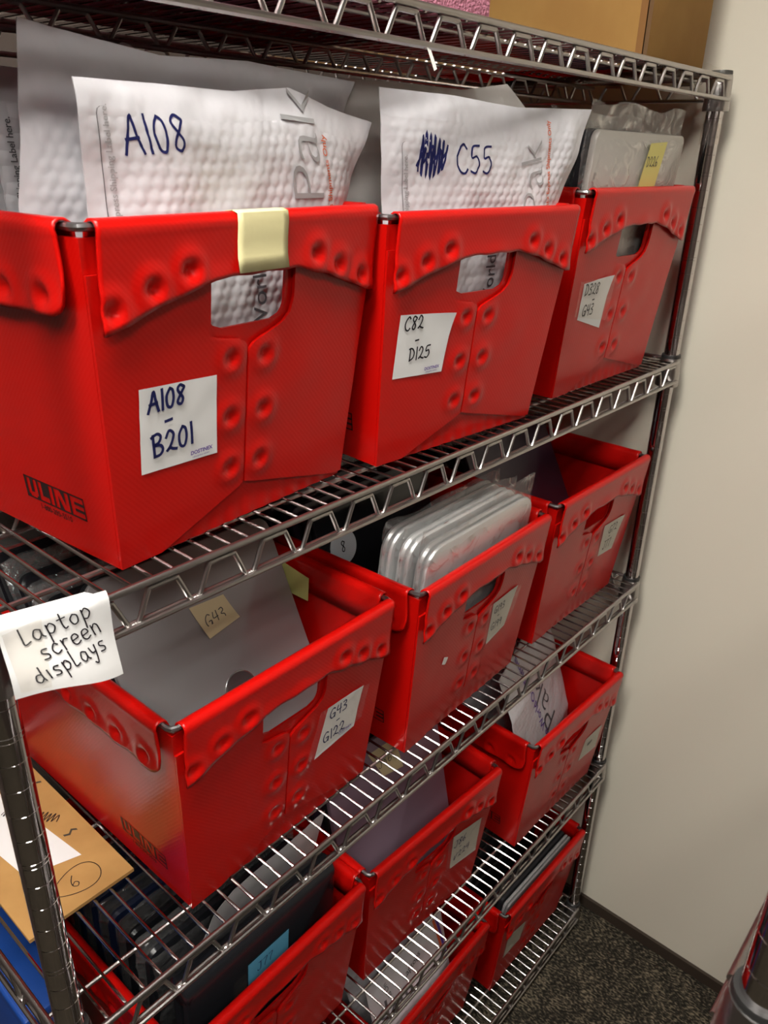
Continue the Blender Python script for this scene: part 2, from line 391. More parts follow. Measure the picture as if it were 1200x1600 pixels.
def make_shelf(w, d, phase, parent, smid=.215, h=.0345):
    """origin at the left front post axis, z=0 at the deck wires"""
    s = bpy.data.objects.new('shelf', None); C.objects.link(s); s.parent = parent
    fy, ry, lx, rx = -.016, d+.016, -.010, w+.010
    def rail(name, a, b, fix, x0, x1, ph, in_):
        mb = MB()
        mb.tube([fix(x0, 0), fix(x1, 0)], .0033, 10); mb.tube([fix(x0, -h+.001, .0028*in_), fix(x1, -h+.001, .0028*in_)], .0026, 8)
        mb.tube([fix(x0, -h+.001, -.0032*in_), fix(x1, -h+.001, -.0032*in_)], .0026, 8)
        mb.tube(zigzag(x0+.006, x1-.006, ph, -.006, -h+.001, lambda x, z: fix(x, z)), .0024, 8)
        return mb.build(name, CHROME, s)
    rail('front_rail', 0, 0, lambda x, z, o=0: Vector((x, fy+o, z)), .004, w-.004, phase, 1)
    rail('rear_rail', 0, 0, lambda x, z, o=0: Vector((x, ry-o, z)), .004, w-.004, phase, 1)
    rail('side_rail', 0, 0, lambda x, z, o=0: Vector((lx+o, x, z)), .004, d-.004, .03, 1)
    rail('side_rail', 0, 0, lambda x, z, o=0: Vector((rx-o, x, z)), .004, d-.004, .03, 1)
    mb = MB()
    mb.tube([(lx, smid, -.007), (rx, smid, -.007)], .0026, 8); mb.tube([(lx, smid, -h), (rx, smid, -h)], .0026, 8)
    mb.tube(zigzag(lx+.004, rx-.004, phase+.01, -.010, -h+.001, lambda x, z: Vector((x, smid+.003, z))), .0021, 8)
    for y in (.033, d-.033): mb.tube([(lx, y, -.0038), (rx, y, -.0038)], .0024, 8)
    mb.build('support_rail', CHROME, s)
    mb = MB(); x = .0095
    n = int((w-.016)/(PITCH/3))
    for i in range(n+1):
        x = .009+i*PITCH/3
        mb.tube([(x, fy+.001, -.0035), (x, fy+.005, 0), (x, d/2, 0), (x, ry-.005, 0), (x, ry-.001, -.0035)], .0017, 6)
    mb.build('wire_deck', DECK, s)
    for px, py in ((0, 0), (w, 0), (0, d), (w, d)):
        mb = MB(); mb.lathe([(.0131, -.044), (.0192, -.044), (.0196, -.040), (.0172, .002), (.0166, .005), (.0131, .005)], 24, (px, py, 0)); mb.build('corner_collar', CHROME, s)
        mb = MB(); mb.lathe([(.0128, .004), (.0158, .004), (.0162, .007), (.0155, .0105), (.0128, .0105)], 24, (px, py, 0)); mb.build('sleeve', SLEEVE, s)
    return s
def make_unit(label, w, d, zs, ztop, loc, phases):
    t = thing('wire_shelving_unit', label, 'shelf', loc)
    mb = MB(); mb.lathe(groove_profile(ztop, .03, 31), 24); post0 = mb.build('post', CHROMEPOST, t, True, 25)
    mb = MB(); mb.lathe([(.0001, 0), (.017, 0), (.0185, .003), (.0185, .010), (.012, .018), (.0075, .020), (.0075, .031), (.0001, .031)], 20); mb.build('leveling_foot', FOOT, post0)
    KIDS[post0.name] = children(post0)
    for p in ((w, 0), (0, d), (w, d)):
        q = copy_tree(post0, t); q.location = (p[0], p[1], 0)
    s0 = make_shelf(w, d, phases[1], t); s0.location.z = zs[1]; KIDS[s0.name] = children(s0)
    for z in zs[2:]:
        q = copy_tree(s0, t); q.location.z = z
    s1 = make_shelf(w, d, phases[0], t, .215, .0295); s1.location.z = zs[0]
    return t
UNIT = make_unit('chrome wire shelving unit holding the rows of red totes', PW, PD, SZ, 1.842, (0, 0, 0), (.62557, .283))
make_unit('chrome wire shelving rack across the aisle, its post at the right edge', .87, .415, [1.86, 1.318, .92, .50, .0545], 1.872, (.168, -.905, 0), (.2, .2))

# ------------------------------------------------------------------ red totes
H, WB, WT, OV, DB = .272, .2761, .3132, .030, .385
def tw(z): return WB+(WT-WB)*z/H
def front_at(x, z, off=0): return Vector((x, -OV*z/H-off, z))
def dents(L, depth=.0036, s=.0044):
    def f(x, z):
        v = 0
        for a, b in L:
            r2 = ((x-a)**2+(z-b)**2)
            if r2 < .0016:
                r = math.sqrt(r2)
                v += -depth*math.exp(-(r/s)**2)+depth*.45*math.exp(-((r-.011)/.0055)**2)
        return v
    return f
def row_slab(mb, rows, cols, xl, xr, off, t, disp=None):
    A = []; B = []
    for z in rows:
        a, b = xl(z), xr(z); ra = []; rb = []
        for j in range(cols+1):
            x = lerp(a, b, j/cols); o = off+(disp(x, z) if disp else 0)
            ra.append(front_at(x, z, o)); rb.append(front_at(x, z, off-t))
        A.append(ra); B.append(rb)
    mb.slab(A, B)
def frange(a, b, n): return [lerp(a, b, i/n) for i in range(n+1)]
SEAM = -.0045
RIM_WELDS = [(-.139, .2125), (-.104, .2245), (-.071, .2345), (.069, .2365), (.100, .2245), (.134, .2115)]
def build_tote(label, loc, rz, sc=(1, 1, 1)):
    t = thing('red_tote', label, 'tote', loc, rz, 'red corrugated plastic totes on the wire shelves'); t.scale = sc
    # body: bottom, sides, back, inner front wall with the hand hole
    mb = MB(); th = .004; zt = H-.010
    mb.box((-WB/2, 0, 0), (WB/2, DB, th))
    for s in (-1, 1):
        def sp(y, z, i): 
            k = lerp(0, 1, y); return Vector((s*(tw(z)/2-i), lerp(-OV*z/H, DB+OV*z/H, k), z))
        A = [[sp(y, z, 0) for y in frange(0, 1, 10)] for z in frange(0, zt, 8)]; B = [[sp(y, z, th) for y in frange(0, 1, 10)] for z in frange(0, zt, 8)]
        mb.slab(A, B) if s < 0 else mb.slab(B, A)
    A = [[Vector((x*tw(z)/2, DB+OV*z/H, z)) for x in frange(-1, 1, 8)] for z in frange(0, zt, 8)]
    B = [[p-Vector((0, th, 0)) for p in r] for r in A]; mb.slab(B, A)
    hl, hr, hb, ht, R = -.046, .041, .184, .234, .015
    half = lambda z: tw(z)/2-.001
    row_slab(mb, frange(0, hb, 40), 90, lambda z: -half(z), half, -.0005, .003, lambda x, z: .0025*math.exp(-(z/.016)**2)*(.8+.2*math.sin(x*316)))
    def rnd(z): 
        q = max(0, 1-(z-hb)/R); return R*(1-math.sqrt(max(0, 1-q*q)))
    row_slab(mb, frange(hb, ht, 14), 6, lambda z: -half(z), lambda z: hl+rnd(z), -.0005, .003)
    row_slab(mb, frange(hb, ht, 14), 6, lambda z: hr-rnd(z), half, -.0005, .003)
    row_slab(mb, frange(ht, zt, 4), 24, lambda z: -half(z), half, -.0005, .003)
    mb.build('bin_body', RED, t, True, 30)
    # outer front flaps meeting at the welded centre seam
    wl = dents([(-.0235, .158), (-.0235, .106), (-.0225, .057)]); wr = dents([(.0155, .155), (.016, .105), (.014, .056)])
    lump = lambda x, z: .0006*noise.noise(Vector((x*22, z*22, 3)))
    mb = MB()
    lf = [(.0, -.098), (.036, SEAM-.0012), (.168, SEAM-.0012), (.173, -.012), (.1765, -.034), (.179, -.046), (.24, -.046)]
    row_slab(mb, frange(0, .238, 70), 44, lambda z: -tw(z)/2, lambda z: interp(lf, z), .0036, .003, lambda x, z: wl(x, z)+lump(x, z))
    mb.build('front_flap', RED, t, True, 45)
    mb = MB()
    rf = [(.004, WB/2-.012), (.037, SEAM+.0012), (.162, SEAM+.0012), (.169, .004), (.174, .020), (.180, .036), (.188, .045), (.20, .0485), (.24, .0485)]
    row_slab(mb, frange(.004, .238, 70), 44, lambda z: interp(rf, z), lambda z: tw(z)/2, .0036, .003, lambda x, z: wr(x, z)+lump(x, z))
    mb.build('front_flap', RED, t, True, 45)
    # folded rims
    zl = [(-.152, .199), (-.146, .196), (-.10, .2115), (-.047, .2255), (.0, .2265), (.045, .2265), (.085, .217), (.14, .1985), (.151, .1965)]
    wd = dents(RIM_WELDS, .0046, .0048)
    def fold(P, n_across, lo, hi, zlow, disp, name, x0, x1):
        rows = []
        for x in frange(x0, x1, n_across):
            r = [P(x, H-.040, -.0065), P(x, H-.020, -.0062), P(x, H-.006, -.006), P(x, H-.0015, -.0045), P(x, H+.0008, -.001), P(x, H+.0008, .003), P(x, H-.001, .0062), P(x, H-.005, .0078)]
            zb = zlow(x)
            for k in range(1, 15):
                z = lerp(H-.006, zb, k/14); lip = .0026*math.exp(-((z-zb)/.010)**2)
                r.append(P(x, z, .0072+lip*(.8+.25*math.sin(x*90+1))+disp(x, z)))
            rows.append(r)
        m = MB(); m.grid(rows); ob = m.build(name, RED, t, True, 60); solid(ob, .0022, 0)
        return ob
    fold(lambda x, z, o: front_at(x, z, o), 90, 0, 0, lambda x: interp(zl, x)+.0006*math.sin(x*170), lambda x, z: wd(x, z), 'rim_fold', -.1475, .1525)
    fold(lambda x, z, o: Vector((-x, DB+OV*z/H+o, z)), 24, 0, 0, lambda x: .215, lambda x, z: 0, 'rim_fold', -.1475, .1475)
    ys0, ys1 = -OV+.014, DB+OV-.014
    swl = [(ys0+.028+i*.047, H-.050) for i in range(9)]; sd = dents(swl, .004, .006)
    def slow(y):
        e = min(y-ys0, ys1-y); q = max(0, 1-e/.022); return H-.064+.022*(1-math.sqrt(max(0, 1-q*q)))
    fold(lambda y, z, o: Vector((-(tw(z)/2+o), y, z)), 110, 0, 0, slow, sd, 'rim_fold', ys1, ys0)
    fold(lambda y, z, o: Vector(((tw(z)/2+o), y, z)), 110, 0, 0, slow, sd, 'rim_fold', ys0, ys1)
    mb = MB(); a, b0, b1 = WT/2-.001, -OV+.001, DB+OV-.001; q = .006
    ring = [(-a+q, b0), (a-q, b0), (a-q*.3, b0+q*.3), (a, b0+q), (a, b1-q), (a-q*.3, b1-q*.3), (a-q, b1), (-a+q, b1), (-a+q*.3, b1-q*.3), (-a, b1-q), (-a, b0+q), (-a+q*.3, b0+q*.3)]
    mb.tube([(x, y, H-.0035) for x, y in ring], .0030, 8, True); mb.build('rim_rod', STEEL, t)
    # maker's mark on the left wall
    side = lambda u, v, o=0: Vector((-(tw(v)/2+o), .118-u, v))
    mb = MB(); S = lambda u, v: side(u, v, .0005)
    L_, h0, h1 = .086, .034, .055; bw = .0016
    for (u0, v0, u1, v1) in ((0, h0, L_, h0+bw), (0, h1-bw, L_, h1), (0, h0, bw, h1), (L_-bw, h0, L_, h1)):
        mb.grid([[S(u0, v0), S(u1, v0)], [S(u0, v1), S(u1, v1)]])
    # dark block with the five letters left open in it: built as the dark gaps between letter strokes
    g0, g1 = h0+bw, h1-bw
    def blk(u0, v0, u1, v1, sk0=0, sk1=0): mb.grid([[S(u0+sk0, v0), S(u1+sk0, v0)], [S(u0+sk1, v1), S(u1+sk1, v1)]])
    blk(bw, g0, .0035, g1); blk(.0085, g0+.005, .0130, g1); blk(.0035, g0, .0060, g0+.002); blk(.0155, g0, .018, g0+.002)
    blk(.0180, g0, .0205, g1); blk(.0255, g0+.005, .0345, g1)
    blk(.0345, g0, .0365, g1); blk(.0415, g0, .0440, g1)
    o = len(mb.v); mb.v += [tuple(S(.049, g0)), tuple(S(.0555, g0)), tuple(S(.049, g0+.0125))]; mb.f.append((o, o+1, o+2))
    o = len(mb.v); mb.v += [tuple(S(.0525, g1)), tuple(S(.0590, g1)), tuple(S(.0590, g1-.0125))]; mb.f.append((o, o+1, o+2))
    blk(.0640, g0, .0670, g1); blk(.0720, g0+.0045, L_-bw, g0+.0072); blk(.0720, g0+.0108, L_-bw, g1-.0045)
    mk = mb.build('printed_mark', PRINTBLACK, t, False); tag(mk, 'black block letter print on the side wall')
    printed('printed_number', [('1-800-295-5510', .017, .0265, .0072, 0, .0001, 1.0)], side, PRINTBLACK, t)
    return t
TZ = {1: SZ[0]+.002, 2: SZ[1]+.002, 3: SZ[2]+.002, 4: SZ[3]+.002, 5: SZ[4]+.002}
TOTES = {  # shelf, x, y, yaw, z scale, label
 'A': (2, .2533, .0267, 4.8, .985, 'large near red tote with cream tape on its rim, full of white mailers'),
 'B': (2, .5707, .0127, -4.3, .962, 'red tote of white mailers in the middle of the upper row'),
 'C': (2, .9472, .0202, -1.3, 1.02, 'red tote with a bagged grey laptop at the right end of the upper row'),
 'D': (3, .2913, .0305, .9, 1.0, 'red tote with a grey laptop lid and round badge, under the nearest mailer tote'),
 'E': (3, .6347, .0197, 1.6, 1.0, 'red tote with a row of silver bagged laptops standing along its front'),
 'F': (3, .9859, .0278, -.2, 1.0, 'red tote holding a dark plum laptop, beside the right post on the second row'),
 'G': (4, .2652, .0439, .8, 1.0, 'red tote with round-edged black laptops and a blue note, at the bottom left'),
 'H': (4, .5928, .0396, -2.6, 1.0, 'red tote holding a purple-grey laptop lid with a faded paper note'),
 'I': (4, .9866, .0083, -1.7, 1.0, 'red tote with one white bubble mailer leaning inside, beside the right post'),
 'J': (5, .6468, .0492, 1.1, 1.0, 'red tote of printed white mailers on the lowest shelf'),
 'K': (5, .9932, .0281, -.8, 1.0, 'red tote with one black and one grey laptop, at the lowest right corner'),
 'L': (5, .270, .030, .5, 1.0, 'red tote on the lowest shelf at the far left, under the black laptops'),
}
T = {}
for k, (s, x, y, a, zs, lab) in TOTES.items():
    if k == 'A':
        T[k] = build_tote(lab, (x, y, TZ[s]), math.radians(a), (1, 1, zs)); KIDS[T[k].name] = children(T[k])
    else:
        T[k] = copy_tree(T['A']); T[k].location = (x, y, TZ[s]); T[k].rotation_euler.z = math.radians(a); T[k].scale = (1, 1, zs); T[k]['label'] = lab

# paper labels taped on the tote fronts
def on_front(lift): return lambda u, v, o=0: front_at(u, v, lift+o)
LBL = {  # corners tl tr br bl, writing (text, u, v, size, rot), taped, brand print
 'A': ([(-.117, .1510), (-.0405, .1475), (-.0387, .0768), (-.117, .0800)], [('A108', -.110, .1305, .0165, .02), ('-', -.094, .1120, .018, .02), ('B201', -.107, .0925, .0185, .05)], 0, 1, INK),
 'B': ([(-.128, .1720), (-.046, .1660), (-.0527, .0985), (-.130, .1025)], [('C82', -.121, .1545, .0145, .0), ('-', -.103, .1355, .014, .0), ('D125', -.110, .1200, .0140, .0)], 0, 1, INKBLACK),
 'C': ([(-.120, .1560), (-.0455, .1620), (-.0479, .0885), (-.118, .1080)], [('D328', -.116, .1400, .0150, .0), ('-', -.090, .126, .014, 0), ('G43', -.110, .1120, .0150, .0)], 1, 0, INKBLACK),
 'D': ([(.054, .1670), (.115, .1665), (.1058, .1060), (.0376, .0970)], [('G43', .058, .1480, .0150, 0), ('-', .070, .1330, .013, 0), ('G122', .050, .1150, .0155, .03)], 1, 1, INK),
 'E': ([(.0326, .1700), (.0977, .1740), (.0814, .1080), (.0346, .0960)], [('G193', .038, .1500, .0125, 0), ('-', .050, .136, .012, 0), ('G199', .038, .1200, .0130, 0)], 1, 0, PRINTDARK),
 'F': ([(.0376, .1690), (.1164, .1660), (.0985, .1000), (.0420, .1040)], [('G72', .060, .1450, .0160, 0), ('-', .065, .1330, .012, 0), ('J77', .052, .1150, .0160, 0)], 1, 0, INKBLACK),
 'H': ([(.0461, .1900), (.1251, .1750), (.1300, .0880), (.0547, .1040)], [('J86', .054, .1560, .0165, 0), ('-', .070, .1420, .012, 0), ('N224', .060, .1200, .0155, 0)], 1, 0, INK),
 'I': ([(.0645, .1480), (.1279, .1500), (.1320, .0850), (.0584, .0930)], [('~', .078, .118, .018, 0)], 1, 0, PENCIL),
 'K': ([(-.1236, .1800), (-.0518, .1560), (-.054, .0976), (-.1201, .1021)], [], 1, 0, INK),
}
for k, (cn, wr, taped, brand, ink) in LBL.items():
    curl = (lambda a, b: .006*max(0, a+b-1.6)**1.2*2) if k in 'BC' else (lambda a, b: .002*max(0, a+b-1.7)+(0.003*max(0, .25-b) if k == 'H' else 0))
    at = on_front(.0042)
    p = quad_sheet('paper_label', cn, at, TAPEDPAPER if (taped and k not in 'CD') else PAPER, T[k], .0004, 10, curl, .0005)
    tag(p, 'white paper label')
    if wr: handwrite('handwriting', wr, at, ink, p, .0026 if k in 'A' else .0018, .0017)
    if brand:
        br = cn[2]
        printed('printed_word', [('DOSTINEX', br[0]-.0300, br[1]+.0065, .0048, .0, .00012, 1.0), ('cabergoline tablets', br[0]-.0280, br[1]+.0035, .0022, 0, 0, 1.1)], at, PRINTPURPLE, p, .0017)
    if taped:
        e = .010; q = [(cn[0][0]-e*1.4, cn[0][1]+e*.4), (cn[1][0]+e, cn[1][1]-.001), (cn[2][0]+e, cn[2][1]+e), (cn[3][0]-e*1.4, cn[3][1]+e*.6)]
        tag(quad_sheet('clear_tape', q, at, TAPE, T[k], .0026, 6, None, .0006), 'clear packing tape')
# cream masking tape over the rim of the first tote
at = on_front(.0108)
P = []
for x in frange(-.0260, .0295, 8):
    P.append([front_at(x, z, o+.0012) for z, o in ((H-.03, -.0085), (H-.010, -.0085), (H+.0015, -.0055), (H+.0025, .002), (H+.0008, .0078), (H-.006, .0090), (H-.02, .0090), (.240, .0098), (.2285, .0125))])
mb = MB(); mb.grid(P); ob = mb.build('masking_tape', MASKING, T['A']); solid(ob, .0004, 1); tag(ob, 'cream masking tape patch')
q = quad_sheet('torn_sticker', [(-.080, .136), (-.070, .131), (-.074, .120), (-.082, .124)], on_front(.0040), SCRAP, T['E'], .0005, 5, None, .0015); tag(q, 'torn white sticker scrap')

# ------------------------------------------------------------------ mailers
class Sheet:
    """rows: (z, x left, x right, y left, y right); world space"""
    def __init__(s, rows, dz=None, bulge=.010, seed=0, wr=.0015, hexb=0):
        s.rows = rows; s.dz = dz or [(0, 0), (1, 0)]; s.b = bulge; s.seed = seed; s.wr = wr; s.hexb = hexb
        s.z0, s.z1 = rows[0][0], rows[-1][0]
    def row(s, z): return [interp([(r[0], r[i]) for r in s.rows], z) for i in range(1, 5)]
    def bub(s, u, v):
        p = .0108; r = round(v/(p*.866)); best = 9
        for k in (r-1, r, r+1):
            cx = (round(u/p-(k % 2)*.5)+(k % 2)*.5)*p; best = min(best, (u-cx)**2+(v-k*p*.866)**2)
        q = best/(.0050**2)
        return s.hexb*math.sqrt(1-q) if q < 1 else 0
    def pt(s, a, b, side=1, off=0, text=False):
        z = lerp(s.z0, s.z1, b); xl, xr, yl, yr = s.row(z)
        zz = z+interp(s.dz, a)*max(0, (b-.7)/.3)
        x, y = lerp(xl, xr, a), lerp(yl, yr, a)
        pil = (max(0, 1-abs(2*a-1)**4)*max(0, 1-abs(2*b-1)**6))
        bord = min(1, min(a, 1-a)/.05, (1-b)/.12 if b > .5 else 1)
        w = s.wr*noise.noise(Vector((x*16+s.seed, z*16, s.seed)))*1.6+s.wr*noise.noise(Vector((x*45+s.seed, z*45, s.seed)))*.6
        d = s.b*pil*side+w+.0004*side+off*side
        if s.hexb and side > 0:
            d += s.hexb*.85 if text else s.bub(a*math.hypot(xr-xl, yr-yl), b*(s.z1-s.z0))*max(0, min(1, bord))*(.75+.5*noise.noise(Vector((a*7, b*7, s.seed))))
        n = Vector((-(yr-yl), (xr-xl), 0)).normalized()*-1
        return Vector((x, y, zz))+n*d if side > 0 else Vector((x, y, zz))-n*(s.b*pil+.0004)+n*w
    def at(s, u, v, off=0):            # metres along x from the left edge, height above the bottom
        b = v/(s.z1-s.z0); z = lerp(s.z0, s.z1, b); xl, xr, yl, yr = s.row(z)
        return s.pt(u/math.hypot(xr-xl, yr-yl), b, 1, off, off > .0008)
def mailer(label, sh, material=None, n=(46, 54), seal=True, group='white mailers standing in the totes', name='padded_mailer', cat='mailer'):
    x = (sh.rows[0][1]+sh.rows[0][2])/2; y = (sh.rows[0][3]+sh.rows[0][4])/2
    t = thing(name, label, cat, (x, y, sh.z0), 0, group); o = Vector((x, y, sh.z0))
    def band(nm, b0, b1, m, nb):
        A = [[sh.pt(i/n[0], lerp(b0, b1, j/nb), 1)-o for i in range(n[0]+1)] for j in range(nb+1)]
        B = [[sh.pt(i/n[0], lerp(b0, b1, j/nb), -1)-o for i in range(n[0]+1)] for j in range(nb+1)]
        m_ = MB(); m_.slab(A, B); return m_.build(nm, m, t, True, 60)
    if sh.hexb: n = (150, 165); material = MAILFLAT
    if seal:
        band('pouch', 0, .935, material or MAILER, n[1]); band('sealed_flap', .935, 1, MAILFLAT, 8)
    else:
        band('pouch', 0, 1, material or MAILFLAT, n[1])
    at = lambda u, v, off=0: sh.at(u, v, off)-o
    return t, at
R90 = math.pi/2
shA1 = Sheet([(1.412, .140, .372, .050, .070), (1.66, .134, .404, .024, .048), (1.758, .134, .455, .030, .058)], [(0, 0), (.2, .001), (.45, .001), (.65, .008), (.8, -.004), (1, -.014)], .012, 1.3, .003, .0011)
t, at = mailer('front white padded mailer with A108 handwritten in blue', shA1)
handwrite('handwriting', [('A108', .031, .300, .0245, .05)], at, INK, t, .0021, .0005)
printed('printed_label_note', [('Top of FedEx Express Shipping Label here.', .0205, .214, .0068, R90, .0001, 1.0)], at, PRINTGREY, t, .0009)
printed('printed_pack_name', [('Pak', .236, .264, .062, R90+.06, -.0010, 1.0)], at, PRINTGREY, t, .0009)
printed('printed_slogan', [('The World On', .158, .112, .024, R90, .0001, 1.0)], at, PRINTDARK, t, .0009)
printed('printed_orange_note', [('For FedEx Express Shipments Only', .250, .200, .0085, R90+.05, .0001, 1.0)], at, PRINTORANGE, t, .0009)
mb = MB(); L = [(.0115, v) for v in frange(.20, .325, 30)]+[(.0125, .328), (.015, .3295), (.019, .330)]
mb.grid([[at(u, v, .0009) for u, v in L], [at(u+.0007, v, .0009) for u, v in L]]); mb.build('printed_corner_line', PRINTDARK, t, False)
shA2 = Sheet([(1.412, .128, .375, .085, .095), (1.66, .105, .405, .072, .090), (1.784, .128, .466, .078, .092)], [(0, .010), (.15, .004), (.33, -.002), (.6, .002), (1, -.004)], .006, 4.1, .003, .0009)
mailer('larger white mailer right behind the A108 mailer, its top edge standing higher', shA2)
shA3 = Sheet([(1.412, .13, .375, .135, .14), (1.66, .128, .39, .14, .135), (1.770, .128, .42, .145, .145)], [(0, .0), (.2, -.002), (.42, .026), (.6, -.004), (1, -.03)], .008, 6.7, .002)
t, at = mailer('white mailer with a pointed corner rising under the top shelf', shA3)
printed('printed_label_note', [('Top of FedEx Express Shipping Label here.', .014, .200, .0072, R90, .0001, 1.0)], at, PRINTDARK, t, .0009)
shA4 = Sheet([(1.412, .125, .37, .20, .21), (1.66, .10, .385, .195, .20), (1.755, .085, .38, .19, .20)], None, .010, 9.2, .002)
t, at = mailer('white mailer with a printed shipping note, second from the back of the near tote', shA4)
printed('printed_label_note', [('Top of FedEx Express Shipping Label here.', .024, .190, .0085, R90, .0001, 1.0)], at, PRINTDARK, t, .0009)
shA5 = Sheet([(1.412, .125, .37, .27, .28), (1.66, .095, .385, .265, .275), (1.765, .08, .385, .26, .27)], None, .012, 11.4, .002)
mailer('rearmost white mailer in the near tote, close to the left end', shA5)
shB1 = Sheet([(1.412, .445, .690, .045, .030), (1.655, .458, .722, .040, .000), (1.770, .455, .765, .045, -.012)], [(0, .004), (.3, .002), (.6, -.004), (1, 0)], .012, 21.3, .0028, .0010)
t, at = mailer('white bubble mailer with a blue scribble and C55 written on it', shB1)
handwrite('handwriting', [('#', .040, .286, .032, .03), ('C55', .089, .288, .027, .02)], at, INK, t, .0021, .0005)
printed('printed_label_note', [('Top of FedEx Express Shipping Label here.', .027, .186, .0068, R90, .0001, 1.0)], at, PRINTGREY, t, .0009)
printed('printed_pack_name', [('Pak', .236, .246, .058, R90+.15, -.0012, 1.0)], at, PRINTGREY, t, .0009)
printed('printed_slogan', [('The World On', .160, .105, .022, R90, .0001, 1.0)], at, PRINTDARK, t, .0009)
printed('printed_orange_note', [('For FedEx Express Shipments Only', .248, .232, .0080, R90+.10, .0001, 1.0)], at, PRINTORANGE, t, .0009)
mb = MB(); L = [(.0205, v) for v in frange(.20, .310, 30)]+[(.0215, .313), (.024, .3145), (.028, .315)]
mb.grid([[at(u, v, .0009) for u, v in L], [at(u+.0006, v, .0009) for u, v in L]]); mb.build('printed_corner_line', PRINTDARK, t, False)
shB2 = Sheet([(1.412, .45, .69, .10, .09), (1.66, .45, .71, .10, .09), (1.784, .46, .79, .105, .095)], [(0, .0), (.3, .002), (.6, .002), (.87, .014), (1, -.010)], .004, 24.8, .001)
mailer('plain grey-white envelope behind the C55 mailer with a raised corner', shB2, ENVELOPE, (30, 30), False, 'white mailers standing in the totes', 'paper_envelope', 'envelope')
shB3 = Sheet([(1.412, .45, .69, .17, .17), (1.66, .44, .70, .17, .17), (1.760, .43, .71, .17, .17)], None, .012, 27.1, .002)
mailer('white mailer at the back of the middle upper tote', shB3)
# tote I: one mailer leaning back, turned print
def lean_rows(x0, x1, zb, zt, y_at, k, dyl=0, dyr=0, z_ref=None, n=4):
    return [(z, x0, x1, y_at+k*(z-z_ref)+dyl, y_at+k*(z-z_ref)+dyr) for z in frange(zb, zt, n)]
zI = TZ[4]
shI = Sheet([(zI+.008, .860, 1.110, .035, .052), (.668, .845, 1.112, .012, .062), (.80, .832, 1.120, .035, .118), (.875, .832, 1.12, .07, .16)], None, .004, 31.3, .0014, .0009)
t, at = mailer('white bubble mailer with purple print leaning alone in its tote', shI)
printed('printed_pack_name', [('Pak', .195, .180, .082, R90+.28, -.0010, 1.0)], at, PRINTDARK, t, .0009)
printed('printed_slogan', [('The World On Time', .152, .145, .026, R90+.28, .0001, 1.0)], at, PRINTPURPLE, t, .0009)
shI2 = Sheet([(zI+.008, .86, 1.10, .12, .15), (.76, .84, 1.11, .15, .20), (.86, .83, 1.11, .19, .25)], None, .006, 35.3, .0012)
mailer('second white mailer behind the leaning one in the right-hand tote', shI2)
# tote J: several printed mailers
zJ = TZ[5]
for i, lab in enumerate(['front printed white mailer in the lowest-shelf tote, with a red and blue corner stripe', 'second white mailer in the lowest-shelf tote, black lettering on it', 'third white mailer in the lowest-shelf tote, mostly covered', 'rear white mailer of the lowest-shelf tote']):
    y = .036+.055*i
    sh = Sheet([(zJ+.008, .52, .77, y+.012, y+.012), (.284, .505, .715 if i == 0 else .74, y+.014, y+.014), (.395-.012*i, .50, .715 if i == 0 else .75, y+.042, y+.042)], None, .007, 40+i*3.1, .0014)
    t, at = mailer(lab, sh, MAILFLAT if i == 0 else MAILER)
    if i == 0:
        printed('printed_lettering', [('dxm', .012, .250, .05, -.02, .0006, 1), ('Laptops', .085, .285, .017, .25, .0002, 1), ('The World On', .060, .235, .013, R90+.2, .0001, 1)], at, PRINTDARK, t, .0009)
        for nm, u, m in (('red_stripe', .186, PRINTORANGE), ('blue_stripe', .194, PRINTPURPLE)):
            P = [[at(u+.06*(.33-v), v, .0010), at(u+.007+.06*(.33-v), v, .0010)] for v in frange(.23, .33, 12)]
            m_ = MB(); m_.grid(P, True); m_.build(nm, m, t, False)
# tote G: white mailer edge behind the black laptops
shG = Sheet([(TZ[4]+.008, .15, .385, .112, .114), (.74, .17, .400, .104, .108), (.845, .225, .432, .092, .104)], [(0, -.012), (.15, 0), (1, 0)], .005, 51.0, .0015)
t, at = mailer('white mailer with red and blue print standing among the black laptops', shG, MAILFLAT)
printed('printed_lettering', [('International Shipping', .17, .262, .010, .0, .0001, 1), ('Recipient address', .18, .248, .008, 0, 0, 1)], at, PRINTPURPLE, t, .0012)

# ------------------------------------------------------------------ laptops
def note_on(t, name, corners, y, m, text=None, ink=PENCIL, curl=.0):
    at = lambda u, v, o=0: Vector((u, y-o, v))
    p = quad_sheet(name, corners, at, m, t, .0006, 6, lambda a, b: curl*(1-b)**2)
    if text: handwrite('handwriting', text, lambda u, v, o=0: at(u, v, o+curl*.35), ink, p, .0012, .0012)
    return p
def bag_mesh(w, h, t, y0, seed, amp=.004, flap=.03):
    """crumpled clear sleeve, a bit larger than the plate inside it"""
    def P(a, b, s):
        x = (a-.5)*w; z = b*h
        edge = min(1, min(a, 1-a)/.06, max(0, (h-flap-z))/.015+.15)
        n = Vector((x*24+seed, z*24, seed*1.7+s)); k = noise.noise(n)+.5*noise.noise(n*2.6)
        yy = y0+t/2+s*(t/2+.0016)*max(0, edge)+amp*k*(1 if s < 0 else .5)*(.35 if edge > .99 else 1)
        return Vector((x+.002*noise.noise(n*1.3+Vector((9, 0, 0))), min(yy, y0-.0008) if (s < 0 and edge > .99) else yy, z+(.010*noise.noise(Vector((x*18, seed, 2))) if b > .97 else 0)))
    mb = MB(); N, M = 40, 44
    mb.slab([[P(i/N, j/M, -1) for i in range(N+1)] for j in range(M+1)], [[P(i/N, j/M, 1) for i in range(N+1)] for j in range(M+1)])
    return mb
